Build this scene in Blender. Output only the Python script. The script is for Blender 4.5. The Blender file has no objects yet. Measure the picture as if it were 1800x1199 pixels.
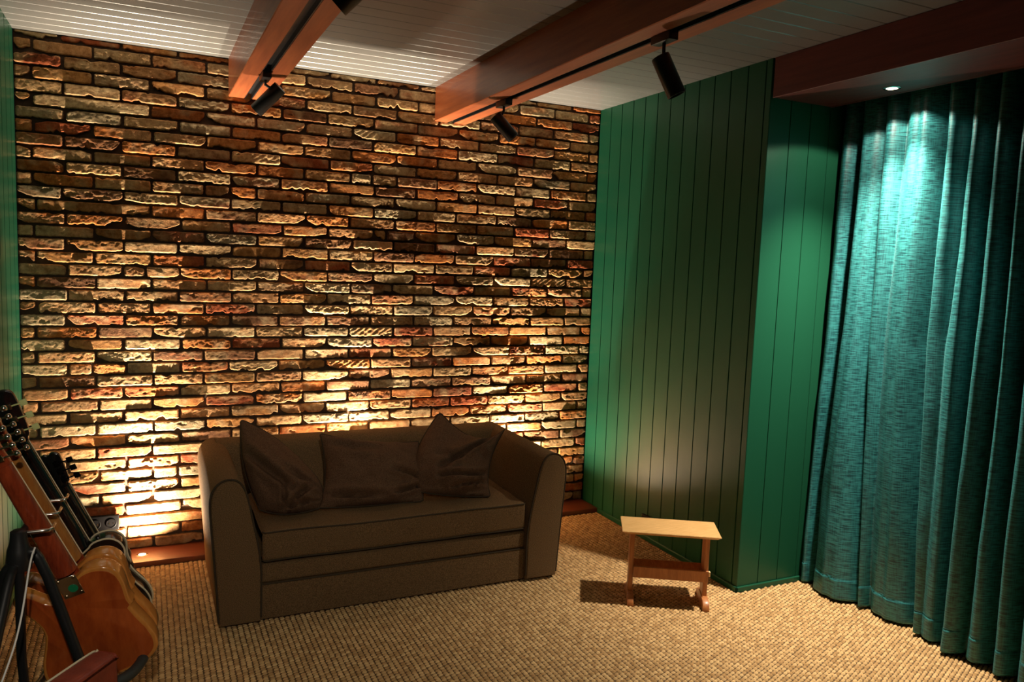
import bpy, bmesh, math, random
import numpy as np
from mathutils import Vector, Matrix

# ------------------------------------------------------------------ camera, world, lights, exposure
scene = bpy.context.scene
col = scene.collection
CAM = Vector((1.169, -4.0511, 1.4738))
FPX, YAW, PITCH, ROLL = 1359.04, 0.446, -0.0998, 0.0380
cyw, syw, cpt, spt = math.cos(YAW), math.sin(YAW), math.cos(PITCH), math.sin(PITCH)
fwd = Vector((syw * cpt, cyw * cpt, spt))
r0 = Vector((cyw, -syw, 0.0))
u0 = r0.cross(fwd)
rgt = math.cos(ROLL) * r0 + math.sin(ROLL) * u0
upv = -math.sin(ROLL) * r0 + math.cos(ROLL) * u0
cam_data = bpy.data.cameras.new('camera')
cam_data.sensor_width = 36.0
cam_data.lens = FPX / 1800 * 36.0
cam_data.clip_start = 0.05
cam = bpy.data.objects.new('camera', cam_data)
col.objects.link(cam)
cam.matrix_world = Matrix(((rgt.x, upv.x, -fwd.x, CAM.x), (rgt.y, upv.y, -fwd.y, CAM.y),
                           (rgt.z, upv.z, -fwd.z, CAM.z), (0, 0, 0, 1)))
scene.camera = cam

world = bpy.data.worlds.new('world')
scene.world = world
world.use_nodes = True
world.node_tree.nodes['Background'].inputs[0].default_value = (0.9, 0.85, 0.8, 1)
world.node_tree.nodes['Background'].inputs[1].default_value = 0.004

scene.view_settings.view_transform = 'Standard'
scene.view_settings.look = 'None'
scene.view_settings.gamma = 1.0
scene.view_settings.use_curve_mapping = False
scene.view_settings.exposure = 0.0
scene.cycles.use_denoising = True
scene.cycles.max_bounces = 8
scene.cycles.diffuse_bounces = 5
scene.cycles.glossy_bounces = 4
scene.cycles.sample_clamp_indirect = 4.0


def spot(name, loc, target, energy, color, size, blend=0.6, radius=0.02):
    d = bpy.data.lights.new(name, 'SPOT')
    d.energy = energy
    d.color = color
    d.spot_size = math.radians(size)
    d.spot_blend = blend
    d.shadow_soft_size = radius
    o = bpy.data.objects.new(name, d)
    col.objects.link(o)
    o.location = loc
    o.rotation_euler = (Vector(target) - Vector(loc)).to_track_quat('-Z', 'Y').to_euler()
    return o


WARM = (1.0, 0.82, 0.60)
SOFT = (1.0, 0.88, 0.71)
UPX = (1.15, 2.142, 3.14)
UPY = -0.094
for i, x in enumerate(UPX):
    # narrow beam washing the bricks plus the wide stray light of the same lamp
    spot('uplight_beam', (x, UPY, 0.036), (x, UPY + 0.11, 1.036), 250, WARM, 74, 1.0, 0.013)
    spot('uplight_core', (x, UPY, 0.036), (x, UPY + 0.085, 1.036), 540, WARM, 36, 1.0, 0.013)
    spot('uplight_spill', (x, UPY, 0.036), (x, UPY - 0.02, 1.036), 75, WARM, 146, 0.6, 0.013)
SOFFIT_LAMPS = ((3.882, -1.814), (3.882, -4.30))
for i, (x, y) in enumerate(SOFFIT_LAMPS):
    spot('soffit_lamp', (x, y, 2.222), (x, y, 0), (340, 50)[i], SOFT, 90, 1.0, 0.022)
    spot('soffit_lamp_glow', (x, y, 2.222), (x, y, 0), (20, 2)[i], SOFT, 138, 0.12, 0.022)
spot('rear_track_lamp', (1.15, -4.6, 2.2), (1.30, -1.1, 0.3), 110, SOFT, 50, 0.9, 0.03)

# ------------------------------------------------------------------ room constants (metres)
XL, XR, YG, H = 0.666, 3.634, -1.405, 2.40
XW, YF = 4.32, -5.30
BEAM_Z = 2.2225
B1, B2, BW = 1.544, 2.594, 0.18
SOF_X1, SOF_Z = 3.99, 2.23


# ------------------------------------------------------------------ helpers
def link(o, parent=None):
    col.objects.link(o)
    if parent is not None:
        o.parent = parent
    return o


def thing(name, label, cat, loc, group=None):
    o = bpy.data.objects.new(name, None)
    o.empty_display_size = 0.05
    o.location = loc
    o['label'] = label
    o['category'] = cat
    if group:
        o['group'] = group
    o['_o'] = 1
    del o['_o']
    col.objects.link(o)
    ORG[o] = Vector(loc)
    return o


ORG = {}


def finish(me, smooth=None):
    n = len(me.polygons)
    if smooth is None:
        me.polygons.foreach_set('use_smooth', [False] * n)
    else:
        me.polygons.foreach_set('use_smooth', [True] * n)
        if smooth < 180:
            me.set_sharp_from_angle(angle=math.radians(smooth))
    me.update()


def mk(name, verts, faces, mat, parent=None, smooth=None, struct=False, label=None, cat=None, group=None, kind=None):
    """one mesh object; verts in world coordinates, stored relative to the thing it belongs to"""
    org = ORG.get(parent, Vector((0, 0, 0))) if parent is not None else None
    if parent is None and cat:
        a = np.array(verts, dtype=float)
        org = Vector(((a[:, 0].min() + a[:, 0].max()) / 2, (a[:, 1].min() + a[:, 1].max()) / 2, a[:, 2].min()))
    me = bpy.data.meshes.new(name)
    if org is None:
        org = Vector((0, 0, 0))
    me.from_pydata([(v[0] - org.x, v[1] - org.y, v[2] - org.z) for v in verts], [], faces)
    if isinstance(mat, (list, tuple)):
        for m in mat:
            me.materials.append(m)
    else:
        me.materials.append(mat)
    finish(me, smooth)
    o = bpy.data.objects.new(name, me)
    if parent is None:
        o.location = org
    link(o, parent)
    ORG[o] = org
    if struct:
        o['kind'] = 'structure'
    if kind:
        o['kind'] = kind
    if label:
        o['label'] = label
    if cat:
        o['category'] = cat
    if group:
        o['group'] = group
    return o


def bmout(bm):
    bm.verts.ensure_lookup_table()
    vs = [tuple(v.co) for v in bm.verts]
    fs = [[v.index for v in f.verts] for f in bm.faces]
    bm.free()
    return vs, fs


def box(x0, x1, y0, y1, z0, z1, bev=0.0, seg=2, mat4=None):
    bm = bmesh.new()
    bmesh.ops.create_cube(bm, size=1)
    for v in bm.verts:
        v.co = Vector((x0 + (v.co.x + .5) * (x1 - x0), y0 + (v.co.y + .5) * (y1 - y0), z0 + (v.co.z + .5) * (z1 - z0)))
    if bev > 0:
        bmesh.ops.bevel(bm, geom=bm.edges[:], offset=bev, segments=seg, profile=0.6, affect='EDGES')
    if mat4 is not None:
        bmesh.ops.transform(bm, matrix=mat4, verts=bm.verts)
    bm.verts.index_update()
    return bmout(bm)


def join(*parts):
    V, Fc = [], []
    for vs, fs in parts:
        k = len(V)
        V += list(vs)
        Fc += [[i + k for i in f] for f in fs]
    return V, Fc


def frame_of(d):
    d = d.normalized()
    a = Vector((0, 0, 1)) if abs(d.z) < 0.9 else Vector((1, 0, 0))
    s = d.cross(a).normalized()
    return s, s.cross(d).normalized()


def tube(pts, r, n=10, closed=False):
    pts = [Vector(p_) for p_ in pts]
    N = len(pts)
    rr = r if isinstance(r, (list, tuple)) else [r] * N
    V, Fc = [], []
    s = None
    for i, p_ in enumerate(pts):
        if closed:
            d = (pts[(i + 1) % N] - pts[i - 1])
        else:
            d = (pts[min(i + 1, N - 1)] - pts[max(i - 1, 0)])
        d.normalize()
        if s is None:
            s, t = frame_of(d)
        else:
            s = (s - d * s.dot(d)).normalized()
            t = d.cross(s).normalized()
        t = d.cross(s).normalized()
        for k in range(n):
            a = 2 * math.pi * k / n
            V.append(tuple(p_ + (s * math.cos(a) + t * math.sin(a)) * rr[i]))
    M = N if closed else N - 1
    for i in range(M):
        for k in range(n):
            a, b = i * n + k, i * n + (k + 1) % n
            c, d_ = ((i + 1) % N) * n + (k + 1) % n, ((i + 1) % N) * n + k
            Fc.append([a, b, c, d_])
    if not closed:
        Fc.append(list(range(n))[::-1])
        Fc.append([(N - 1) * n + k for k in range(n)])
    return V, Fc


def cyl(a, b, r, n=24, r2=None, bev=0.0):
    a, b = Vector(a), Vector(b)
    r2 = r if r2 is None else r2
    if bev > 0:
        d = (b - a).normalized()
        return tube([a, a + d * 1e-5, a + d * bev, b - d * bev, b - d * 1e-5, b], [r - bev, r - bev + 1e-5, r, r2, r2 - bev + 1e-5, r2 - bev], n)
    return tube([a, b], [r, r2], n)


def lathe(center, axis, prof, n=32):
    """prof: list of (radius, height along axis)"""
    c = Vector(center)
    ax = Vector(axis).normalized()
    s, t = frame_of(ax)
    V, Fc = [], []
    for r, h in prof:
        for k in range(n):
            a = 2 * math.pi * k / n
            V.append(tuple(c + ax * h + (s * math.cos(a) + t * math.sin(a)) * r))
    for i in range(len(prof) - 1):
        for k in range(n):
            Fc.append([i * n + k, i * n + (k + 1) % n, (i + 1) * n + (k + 1) % n, (i + 1) * n + k])
    Fc.append([k for k in range(n)][::-1])
    Fc.append([(len(prof) - 1) * n + k for k in range(n)])
    return V, Fc


def smooth_poly(pts, n=8, closed=True):
    """Catmull-Rom through the points"""
    P = [np.array(q, float) for q in pts]
    out = []
    N = len(P)
    for i in range(N if closed else N - 1):
        if closed:
            a, b, c, d = P[i - 1], P[i], P[(i + 1) % N], P[(i + 2) % N]
        else:
            a, b, c, d = P[max(i - 1, 0)], P[i], P[i + 1], P[min(i + 2, N - 1)]
        for k in range(n):
            t = k / n
            out.append(0.5 * ((2 * b) + (c - a) * t + (2 * a - 5 * b + 4 * c - d) * t * t + (3 * b - a - 3 * c + d) * t ** 3))
    if not closed:
        out.append(P[-1])
    return [tuple(o) for o in out]


def slab(outline, O, U, Vv, Nn, t0, t1, bev=0.0, steps=3):
    """outline (u,v) extruded along Nn from t0 to t1 with rounded rims"""
    O, U, Vv, Nn = Vector(O), Vector(U), Vector(Vv), Vector(Nn)
    P = np.array(outline, float)
    N = len(P)
    area = 0.5 * np.sum(P[:, 0] * np.roll(P[:, 1], -1) - np.roll(P[:, 0], -1) * P[:, 1])
    if area < 0:
        P = P[::-1]
    T = np.roll(P, -1, 0) - np.roll(P, 1, 0)
    T /= np.linalg.norm(T, axis=1)[:, None] + 1e-9
    Nrm = np.stack([T[:, 1], -T[:, 0]], 1)
    rings = []
    if bev > 0:
        for k in range(steps + 1):
            a = math.pi / 2 * k / steps
            rings.append((t0 + bev * (1 - math.sin(a)), bev * (1 - math.cos(a))))
        rings[0], rings[-1] = rings[0], rings[-1]
        r2 = [(t0 + bev * (1 - math.cos(math.pi / 2 * k / steps)), bev * (1 - math.sin(math.pi / 2 * k / steps))) for k in range(steps + 1)]
        rings = r2 + [(t1 - (z - t0), i_) for z, i_ in r2[::-1]]
    else:
        rings = [(t0, 0), (t1, 0)]
    V, Fc = [], []
    for z, ins in rings:
        Q = P - Nrm * ins
        for q in Q:
            V.append(tuple(O + U * q[0] + Vv * q[1] + Nn * z))
    for i in range(len(rings) - 1):
        for k in range(N):
            Fc.append([i * N + k, i * N + (k + 1) % N, (i + 1) * N + (k + 1) % N, (i + 1) * N + k])
    Fc.append(list(range(N))[::-1])
    Fc.append([(len(rings) - 1) * N + k for k in range(N)])
    return V, Fc


# ------------------------------------------------------------------ numpy noise
def hash2(ix, iy, seed):
    h = (ix.astype(np.int64) * 374761393 + iy.astype(np.int64) * 668265263 + seed * 982451653) & 0x7fffffff
    h = ((h ^ (h >> 13)) * 1274126177) & 0x7fffffff
    h = h ^ (h >> 16)
    return (h & 0xffffff) / float(0xffffff)


def vnoise(x, y, seed=0):
    ix, iy = np.floor(x), np.floor(y)
    fx, fy = x - ix, y - iy
    fx, fy = fx * fx * (3 - 2 * fx), fy * fy * (3 - 2 * fy)
    a, b = hash2(ix, iy, seed), hash2(ix + 1, iy, seed)
    c, d = hash2(ix, iy + 1, seed), hash2(ix + 1, iy + 1, seed)
    return (a * (1 - fx) + b * fx) * (1 - fy) + (c * (1 - fx) + d * fx) * fy - 0.5


def fbm(x, y, seed=0, oct=4):
    s, a = 0, 1.0
    for o in range(oct):
        s = s + a * vnoise(x * 2 ** o, y * 2 ** o, seed + 17 * o)
        a *= 0.55
    return s


# ------------------------------------------------------------------ materials
def S(r, g, b):
    f = lambda c: c / 12.92 if c <= 0.04045 else ((c + 0.055) / 1.055) ** 2.4
    return (f(r / 255), f(g / 255), f(b / 255), 1)


def mat(name, color, rough=0.6, metal=0.0, spec=0.5, noise=None, noise_scale=(1, 1, 1), nscale=5.0, ndetail=6,
        bump=0.0, bscale=60.0, bstretch=(1, 1, 1), sheen=0.0, coat=0.0, emit=None, estr=0.0, coord='Object'):
    m = bpy.data.materials.new(name)
    m.use_nodes = True
    nt = m.node_tree
    b = nt.nodes['Principled BSDF']
    b.inputs['Base Color'].default_value = color
    b.inputs['Roughness'].default_value = rough
    b.inputs['Metallic'].default_value = metal
    b.inputs['Specular IOR Level'].default_value = spec
    if sheen:
        b.inputs['Sheen Weight'].default_value = sheen
        b.inputs['Sheen Roughness'].default_value = 0.4
    if coat:
        b.inputs['Coat Weight'].default_value = coat
        b.inputs['Coat Roughness'].default_value = 0.15
    if emit:
        b.inputs['Emission Color'].default_value = emit
        b.inputs['Emission Strength'].default_value = estr
    tc = nt.nodes.new('ShaderNodeTexCoord')
    if noise:
        mp = nt.nodes.new('ShaderNodeMapping')
        mp.inputs['Scale'].default_value = noise_scale
        nt.links.new(tc.outputs[coord], mp.inputs['Vector'])
        nz = nt.nodes.new('ShaderNodeTexNoise')
        nz.inputs['Scale'].default_value = nscale
        nz.inputs['Detail'].default_value = ndetail
        nz.inputs['Roughness'].default_value = 0.65
        nt.links.new(mp.outputs[0], nz.inputs['Vector'])
        rp = nt.nodes.new('ShaderNodeValToRGB')
        rp.color_ramp.elements[0].position = 0.34
        rp.color_ramp.elements[0].color = noise
        rp.color_ramp.elements[1].position = 0.66
        rp.color_ramp.elements[1].color = color
        nt.links.new(nz.outputs['Fac'], rp.inputs['Fac'])
        nt.links.new(rp.outputs['Color'], b.inputs['Base Color'])
    if bump:
        mp2 = nt.nodes.new('ShaderNodeMapping')
        mp2.inputs['Scale'].default_value = bstretch
        nt.links.new(tc.outputs[coord], mp2.inputs['Vector'])
        n2 = nt.nodes.new('ShaderNodeTexNoise')
        n2.inputs['Scale'].default_value = bscale
        n2.inputs['Detail'].default_value = 4
        nt.links.new(mp2.outputs[0], n2.inputs['Vector'])
        bp = nt.nodes.new('ShaderNodeBump')
        bp.inputs['Strength'].default_value = bump
        bp.inputs['Distance'].default_value = 0.002
        nt.links.new(n2.outputs['Fac'], bp.inputs['Height'])
        nt.links.new(bp.outputs[0], b.inputs['Normal'])
    return m


def brick_material():
    m = bpy.data.materials.new('weathered_brick')
    m.use_nodes = True
    nt = m.node_tree
    b = nt.nodes['Principled BSDF']
    b.inputs['Roughness'].default_value = 0.92
    b.inputs['Specular IOR Level'].default_value = 0.2
    at = nt.nodes.new('ShaderNodeAttribute')
    at.attribute_name = 'tone'
    tc = nt.nodes.new('ShaderNodeTexCoord')
    n1 = nt.nodes.new('ShaderNodeTexNoise')
    n1.inputs['Scale'].default_value = 34
    n1.inputs['Detail'].default_value = 8
    n1.inputs['Roughness'].default_value = 0.7
    nt.links.new(tc.outputs['Object'], n1.inputs['Vector'])
    r1 = nt.nodes.new('ShaderNodeValToRGB')
    r1.color_ramp.elements[0].position = 0.30
    r1.color_ramp.elements[0].color = (0.42, 0.30, 0.21, 1)
    r1.color_ramp.elements[1].position = 0.62
    r1.color_ramp.elements[1].color = (1.15, 1.12, 1.05, 1)
    nt.links.new(n1.outputs['Fac'], r1.inputs['Fac'])
    mx = nt.nodes.new('ShaderNodeMix')
    mx.data_type = 'RGBA'
    mx.blend_type = 'MULTIPLY'
    mx.inputs[0].default_value = 1.0
    nt.links.new(at.outputs['Color'], mx.inputs[6])
    nt.links.new(r1.outputs['Color'], mx.inputs[7])
    # lime bloom in patches
    n3 = nt.nodes.new('ShaderNodeTexNoise')
    n3.inputs['Scale'].default_value = 11
    n3.inputs['Detail'].default_value = 5
    nt.links.new(tc.outputs['Object'], n3.inputs['Vector'])
    r3 = nt.nodes.new('ShaderNodeValToRGB')
    r3.color_ramp.elements[0].position = 0.52
    r3.color_ramp.elements[0].color = (0, 0, 0, 1)
    r3.color_ramp.elements[1].position = 0.72
    r3.color_ramp.elements[1].color = (0.65, 0.65, 0.65, 1)
    nt.links.new(n3.outputs['Fac'], r3.inputs['Fac'])
    m2 = nt.nodes.new('ShaderNodeMix')
    m2.data_type = 'RGBA'
    nt.links.new(r3.outputs['Color'], m2.inputs[0])
    nt.links.new(mx.outputs[2], m2.inputs[6])
    m2.inputs[7].default_value = (0.50, 0.365, 0.19, 1)
    nt.links.new(m2.outputs[2], b.inputs['Base Color'])
    n2 = nt.nodes.new('ShaderNodeTexNoise')
    n2.inputs['Scale'].default_value = 130
    n2.inputs['Detail'].default_value = 6
    n2.inputs['Roughness'].default_value = 0.75
    nt.links.new(tc.outputs['Object'], n2.inputs['Vector'])
    bp = nt.nodes.new('ShaderNodeBump')
    bp.inputs['Strength'].default_value = 0.9
    bp.inputs['Distance'].default_value = 0.0035
    nt.links.new(n2.outputs['Fac'], bp.inputs['Height'])
    nt.links.new(bp.outputs[0], b.inputs['Normal'])
    return m


def curtain_material():
    m = bpy.data.materials.new('teal_slub_velvet')
    m.use_nodes = True
    nt = m.node_tree
    b = nt.nodes['Principled BSDF']
    b.inputs['Roughness'].default_value = 0.48
    b.inputs['Specular IOR Level'].default_value = 0.6
    b.inputs['Sheen Weight'].default_value = 0.06
    b.inputs['Sheen Roughness'].default_value = 0.35
    b.inputs['Sheen Tint'].default_value = (0.35, 0.85, 0.85, 1)
    tc = nt.nodes.new('ShaderNodeTexCoord')

    def nz(scale, sc, det=4):
        mp = nt.nodes.new('ShaderNodeMapping')
        mp.inputs['Scale'].default_value = sc
        nt.links.new(tc.outputs['UV'], mp.inputs['Vector'])
        n = nt.nodes.new('ShaderNodeTexNoise')
        n.inputs['Scale'].default_value = scale
        n.inputs['Detail'].default_value = det
        nt.links.new(mp.outputs[0], n.inputs['Vector'])
        return n
    a = nz(1, (22, 210, 1), 5)      # weft slubs, long across, fine in height
    c = nz(1, (260, 16, 1), 4)      # warp streaks
    ad = nt.nodes.new('ShaderNodeMath')
    ad.operation = 'ADD'
    nt.links.new(a.outputs['Fac'], ad.inputs[0])
    mu = nt.nodes.new('ShaderNodeMath')
    mu.operation = 'MULTIPLY'
    mu.inputs[1].default_value = 0.38
    nt.links.new(c.outputs['Fac'], mu.inputs[0])
    nt.links.new(mu.outputs[0], ad.inputs[1])
    rp = nt.nodes.new('ShaderNodeValToRGB')
    e = rp.color_ramp.elements
    e[0].position = 0.56
    e[0].color = (0.002, 0.048, 0.056, 1)
    e[1].position = 0.80
    e[1].color = (0.028, 0.205, 0.208, 1)
    nt.links.new(ad.outputs[0], rp.inputs['Fac'])
    nt.links.new(rp.outputs['Color'], b.inputs['Base Color'])
    bp = nt.nodes.new('ShaderNodeBump')
    bp.inputs['Strength'].default_value = 0.25
    bp.inputs['Distance'].default_value = 0.001
    nt.links.new(ad.outputs[0], bp.inputs['Height'])
    nt.links.new(bp.outputs[0], b.inputs['Normal'])
    return m


def carpet_material():
    m = bpy.data.materials.new('wool_loop')
    m.use_nodes = True
    nt = m.node_tree
    b = nt.nodes['Principled BSDF']
    b.inputs['Roughness'].default_value = 0.95
    b.inputs['Specular IOR Level'].default_value = 0.1
    g = nt.nodes.new('ShaderNodeNewGeometry')
    rp = nt.nodes.new('ShaderNodeValToRGB')
    rp.color_ramp.elements[0].color = (0.42, 0.250, 0.105, 1)
    rp.color_ramp.elements[1].color = (0.68, 0.455, 0.215, 1)
    nt.links.new(g.outputs['Random Per Island'], rp.inputs['Fac'])
    nt.links.new(rp.outputs['Color'], b.inputs['Base Color'])
    tc = nt.nodes.new('ShaderNodeTexCoord')
    n2 = nt.nodes.new('ShaderNodeTexNoise')
    n2.inputs['Scale'].default_value = 420
    nt.links.new(tc.outputs['Object'], n2.inputs['Vector'])
    bp = nt.nodes.new('ShaderNodeBump')
    bp.inputs['Strength'].default_value = 0.4
    bp.inputs['Distance'].default_value = 0.002
    nt.links.new(n2.outputs['Fac'], bp.inputs['Height'])
    nt.links.new(bp.outputs[0], b.inputs['Normal'])
    return m


M = {}
M['brick'] = brick_material()
M['mortar'] = mat('mortar', (0.075, 0.042, 0.024, 1), 0.95, noise=(0.04, 0.022, 0.013, 1), nscale=20, bump=0.6, bscale=90)
M['ceiling'] = mat('ceiling_paint', (0.135, 0.135, 0.130, 1), 0.30, spec=1.0, bump=0.05, bscale=200)
M['green'] = mat('green_paint', (0.009, 0.076, 0.038, 1), 0.38, spec=0.26, bump=0.04, bscale=150)
M['greendark'] = mat('green_joint', (0.003, 0.02, 0.010, 1), 0.6)
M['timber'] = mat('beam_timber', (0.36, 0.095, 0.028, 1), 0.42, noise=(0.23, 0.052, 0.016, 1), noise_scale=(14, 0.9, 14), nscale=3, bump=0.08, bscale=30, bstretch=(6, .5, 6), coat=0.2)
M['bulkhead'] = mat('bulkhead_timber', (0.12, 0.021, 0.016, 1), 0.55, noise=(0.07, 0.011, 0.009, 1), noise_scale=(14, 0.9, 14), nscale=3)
M['plinth'] = mat('plinth_timber', (0.14, 0.034, 0.014, 1), 0.40, noise=(0.09, 0.019, 0.008, 1), noise_scale=(0.9, 16, 16), nscale=3, coat=0.25)
M['black'] = mat('black_metal', (0.012, 0.012, 0.013, 1), 0.38, metal=0.0)
M['blackplastic'] = mat('black_plastic', (0.0025, 0.002, 0.002, 1), 0.5, spec=0.08)
M['blacklacquer'] = mat('black_lacquer', (0.008, 0.007, 0.007, 1), 0.12, coat=0.8)
M['rubber'] = mat('rubber_foam', (0.025, 0.03, 0.028, 1), 0.6, bump=0.2, bscale=200)
M['chrome'] = mat('chrome', (0.75, 0.72, 0.66, 1), 0.13, metal=1.0)
M['nickel'] = mat('nickel', (0.55, 0.45, 0.32, 1), 0.25, metal=1.0)
M['sofa'] = mat('sofa_fabric', (0.215, 0.132, 0.062, 1), 0.95, spec=0.12, noise=(0.085, 0.050, 0.023, 1), nscale=330, ndetail=2, bump=0.9, bscale=420)
M['pillow'] = mat('pillow_fabric', (0.150, 0.083, 0.046, 1), 0.95, spec=0.12, noise=(0.070, 0.037, 0.021, 1), nscale=260, ndetail=2, bump=0.6, bscale=380)
M['piping'] = mat('sofa_piping', (0.050, 0.036, 0.022, 1), 0.9, spec=0.15)
M['table'] = mat('table_top_oak', (0.70, 0.43, 0.18, 1), 0.38, noise=(0.50, 0.27, 0.09, 1), noise_scale=(3.5, 60, 4), nscale=3, bump=0.15, bscale=12, bstretch=(4, 60, 4), coat=0.2)
M['tableleg'] = mat('table_leg_oak', (0.52, 0.20, 0.060, 1), 0.42, noise=(0.36, 0.120, 0.036, 1), noise_scale=(25, 25, 3), nscale=3, coat=0.15)
M['endgrain'] = mat('pale_tenon', (0.80, 0.58, 0.32, 1), 0.5)
M['curtain'] = curtain_material()
M['loop'] = carpet_material()
M['carpet'] = mat('carpet_backing', (0.13, 0.075, 0.030, 1), 0.95, noise=(0.08, 0.043, 0.017, 1), nscale=60, bump=0.8, bscale=50)
M['lens'] = mat('lamp_lens', (1, 0.9, 0.7, 1), 0.2, emit=(1, 0.83, 0.58, 1), estr=14)
M['lensoff'] = mat('lamp_glass', (0.05, 0.05, 0.05, 1), 0.1)
M['amber'] = mat('amber_back', (0.48, 0.098, 0.018, 1), 0.20, noise=(0.30, 0.048, 0.010, 1), noise_scale=(9, 9, 1.5), nscale=3, coat=0.9)
M['amberlight'] = mat('amber_body', (0.66, 0.26, 0.05, 1), 0.18, noise=(0.50, 0.17, 0.03, 1), noise_scale=(9, 9, 1.5), nscale=3, coat=0.9)
M['mahogany'] = mat('mahogany_neck', (0.36, 0.058, 0.018, 1), 0.22, noise=(0.17, 0.024, 0.009, 1), noise_scale=(20, 20, 2), nscale=3, coat=0.6)
M['amberneck'] = mat('amber_neck', (0.42, 0.17, 0.035, 1), 0.22, noise=(0.28, 0.095, 0.02, 1), noise_scale=(20, 20, 2), nscale=3, coat=0.6)
M['cream'] = mat('cream_binding', (0.72, 0.62, 0.42, 1), 0.35)
M['ivory'] = mat('pale_green_knob', (0.62, 0.66, 0.28, 1), 0.35)
M['casered'] = mat('case_leather', (0.30, 0.045, 0.020, 1), 0.45, noise=(0.20, 0.028, 0.014, 1), nscale=30, bump=0.3, bscale=160)
M['green_dot'] = mat('green_disc', (0.01, 0.20, 0.08, 1), 0.35)
M['white'] = mat('white_cable', (0.75, 0.72, 0.68, 1), 0.45)
M['paint_rear'] = mat('rear_wall_paint', (0.10, 0.12, 0.09, 1), 0.7)

# ------------------------------------------------------------------ structure: floor, walls, ceiling
mk('floor', *box(XL, XW, YF, 0.03, -0.06, 0.0), M['carpet'], struct=True)
FLOOR = bpy.data.objects['floor']


def carpet_loops():
    px, py = 0.0205, 0.0168
    xs = np.arange(XL + 0.015, XW - 0.02, px)
    ys = np.arange(-3.15, -0.205, py)
    gx, gy = np.meshgrid(xs, ys, indexing='ij')
    gy = gy + (np.arange(len(xs)) % 2)[:, None] * py * 0.5
    # keep the loops off the wall recess block and out from under plinth
    keep = ~((gx > XR - 0.012) & (gy > YG - 0.01))
    # nothing grows where the sofa sits deep inside its footprint
    keep &= ~((gx > 1.46) & (gx < 2.88) & (gy > -0.93) & (gy < -0.24))
    gx, gy = gx[keep], gy[keep]
    n = len(gx)
    rng = np.random.RandomState(5)
    gx = gx + rng.uniform(-.0012, .0012, n)
    gy = gy + rng.uniform(-.0012, .0012, n)
    hh = rng.uniform(0.0055, 0.0080, n)
    uu = np.array([-1, -.45, .45, 1.0])
    A, B = np.meshgrid(uu, uu, indexing='ij')
    A, B = A.ravel(), B.ravel()
    prof = np.clip((1 - A ** 2), 0, 1) ** 0.5 * np.clip((1 - B ** 2), 0, 1) ** 0.5
    rnd = 1 - 0.22 * (np.abs(A) * np.abs(B))
    V = np.zeros((n, 16, 3))
    sk = rng.uniform(0.05, 0.30, n)
    V[:, :, 0] = gx[:, None] + (A * rnd)[None] * 0.0109
    V[:, :, 1] = gy[:, None] + (B * rnd)[None] * 0.0080 + (A[None] * sk[:, None]) * 0.008
    V[:, :, 2] = -0.0015 + hh[:, None] * prof[None] + 0.0006
    q = []
    for i in range(3):
        for j in range(3):
            q.append([i * 4 + j, (i + 1) * 4 + j, (i + 1) * 4 + j + 1, i * 4 + j + 1])
    q = np.array(q)
    Fc = (q[None] + (np.arange(n) * 16)[:, None, None]).reshape(-1, 4)
    me = bpy.data.meshes.new('carpet_pile')
    nv, nf = n * 16, len(Fc)
    me.vertices.add(nv)
    me.vertices.foreach_set('co', V.reshape(-1))
    me.loops.add(nf * 4)
    me.loops.foreach_set('vertex_index', Fc.reshape(-1).astype(np.int32))
    me.polygons.add(nf)
    me.polygons.foreach_set('loop_start', (np.arange(nf) * 4).astype(np.int32))
    me.polygons.foreach_set('use_smooth', np.ones(nf, dtype=bool))
    me.materials.append(M['loop'])
    me.update(calc_edges=True)
    o = bpy.data.objects.new('carpet_pile', me)
    link(o, FLOOR)
    o['kind'] = 'stuff'


carpet_loops()

# back wall: mortar bed with a brick on every place of the bond
mk('wall_back', *box(XL, XR, 0.0165, 0.10, 0.0, H), M['mortar'], struct=True)
WALL_BACK = bpy.data.objects['wall_back']
PAL = [((0.58, 0.37, 0.18), 5), ((0.54, 0.28, 0.12), 5), ((0.58, 0.20, 0.05), 4), ((0.40, 0.10, 0.035), 2.4),
       ((0.42, 0.33, 0.20), 2.6), ((0.28, 0.13, 0.06), 2.4), ((0.62, 0.45, 0.25), 3), ((0.50, 0.24, 0.08), 4)]


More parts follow.
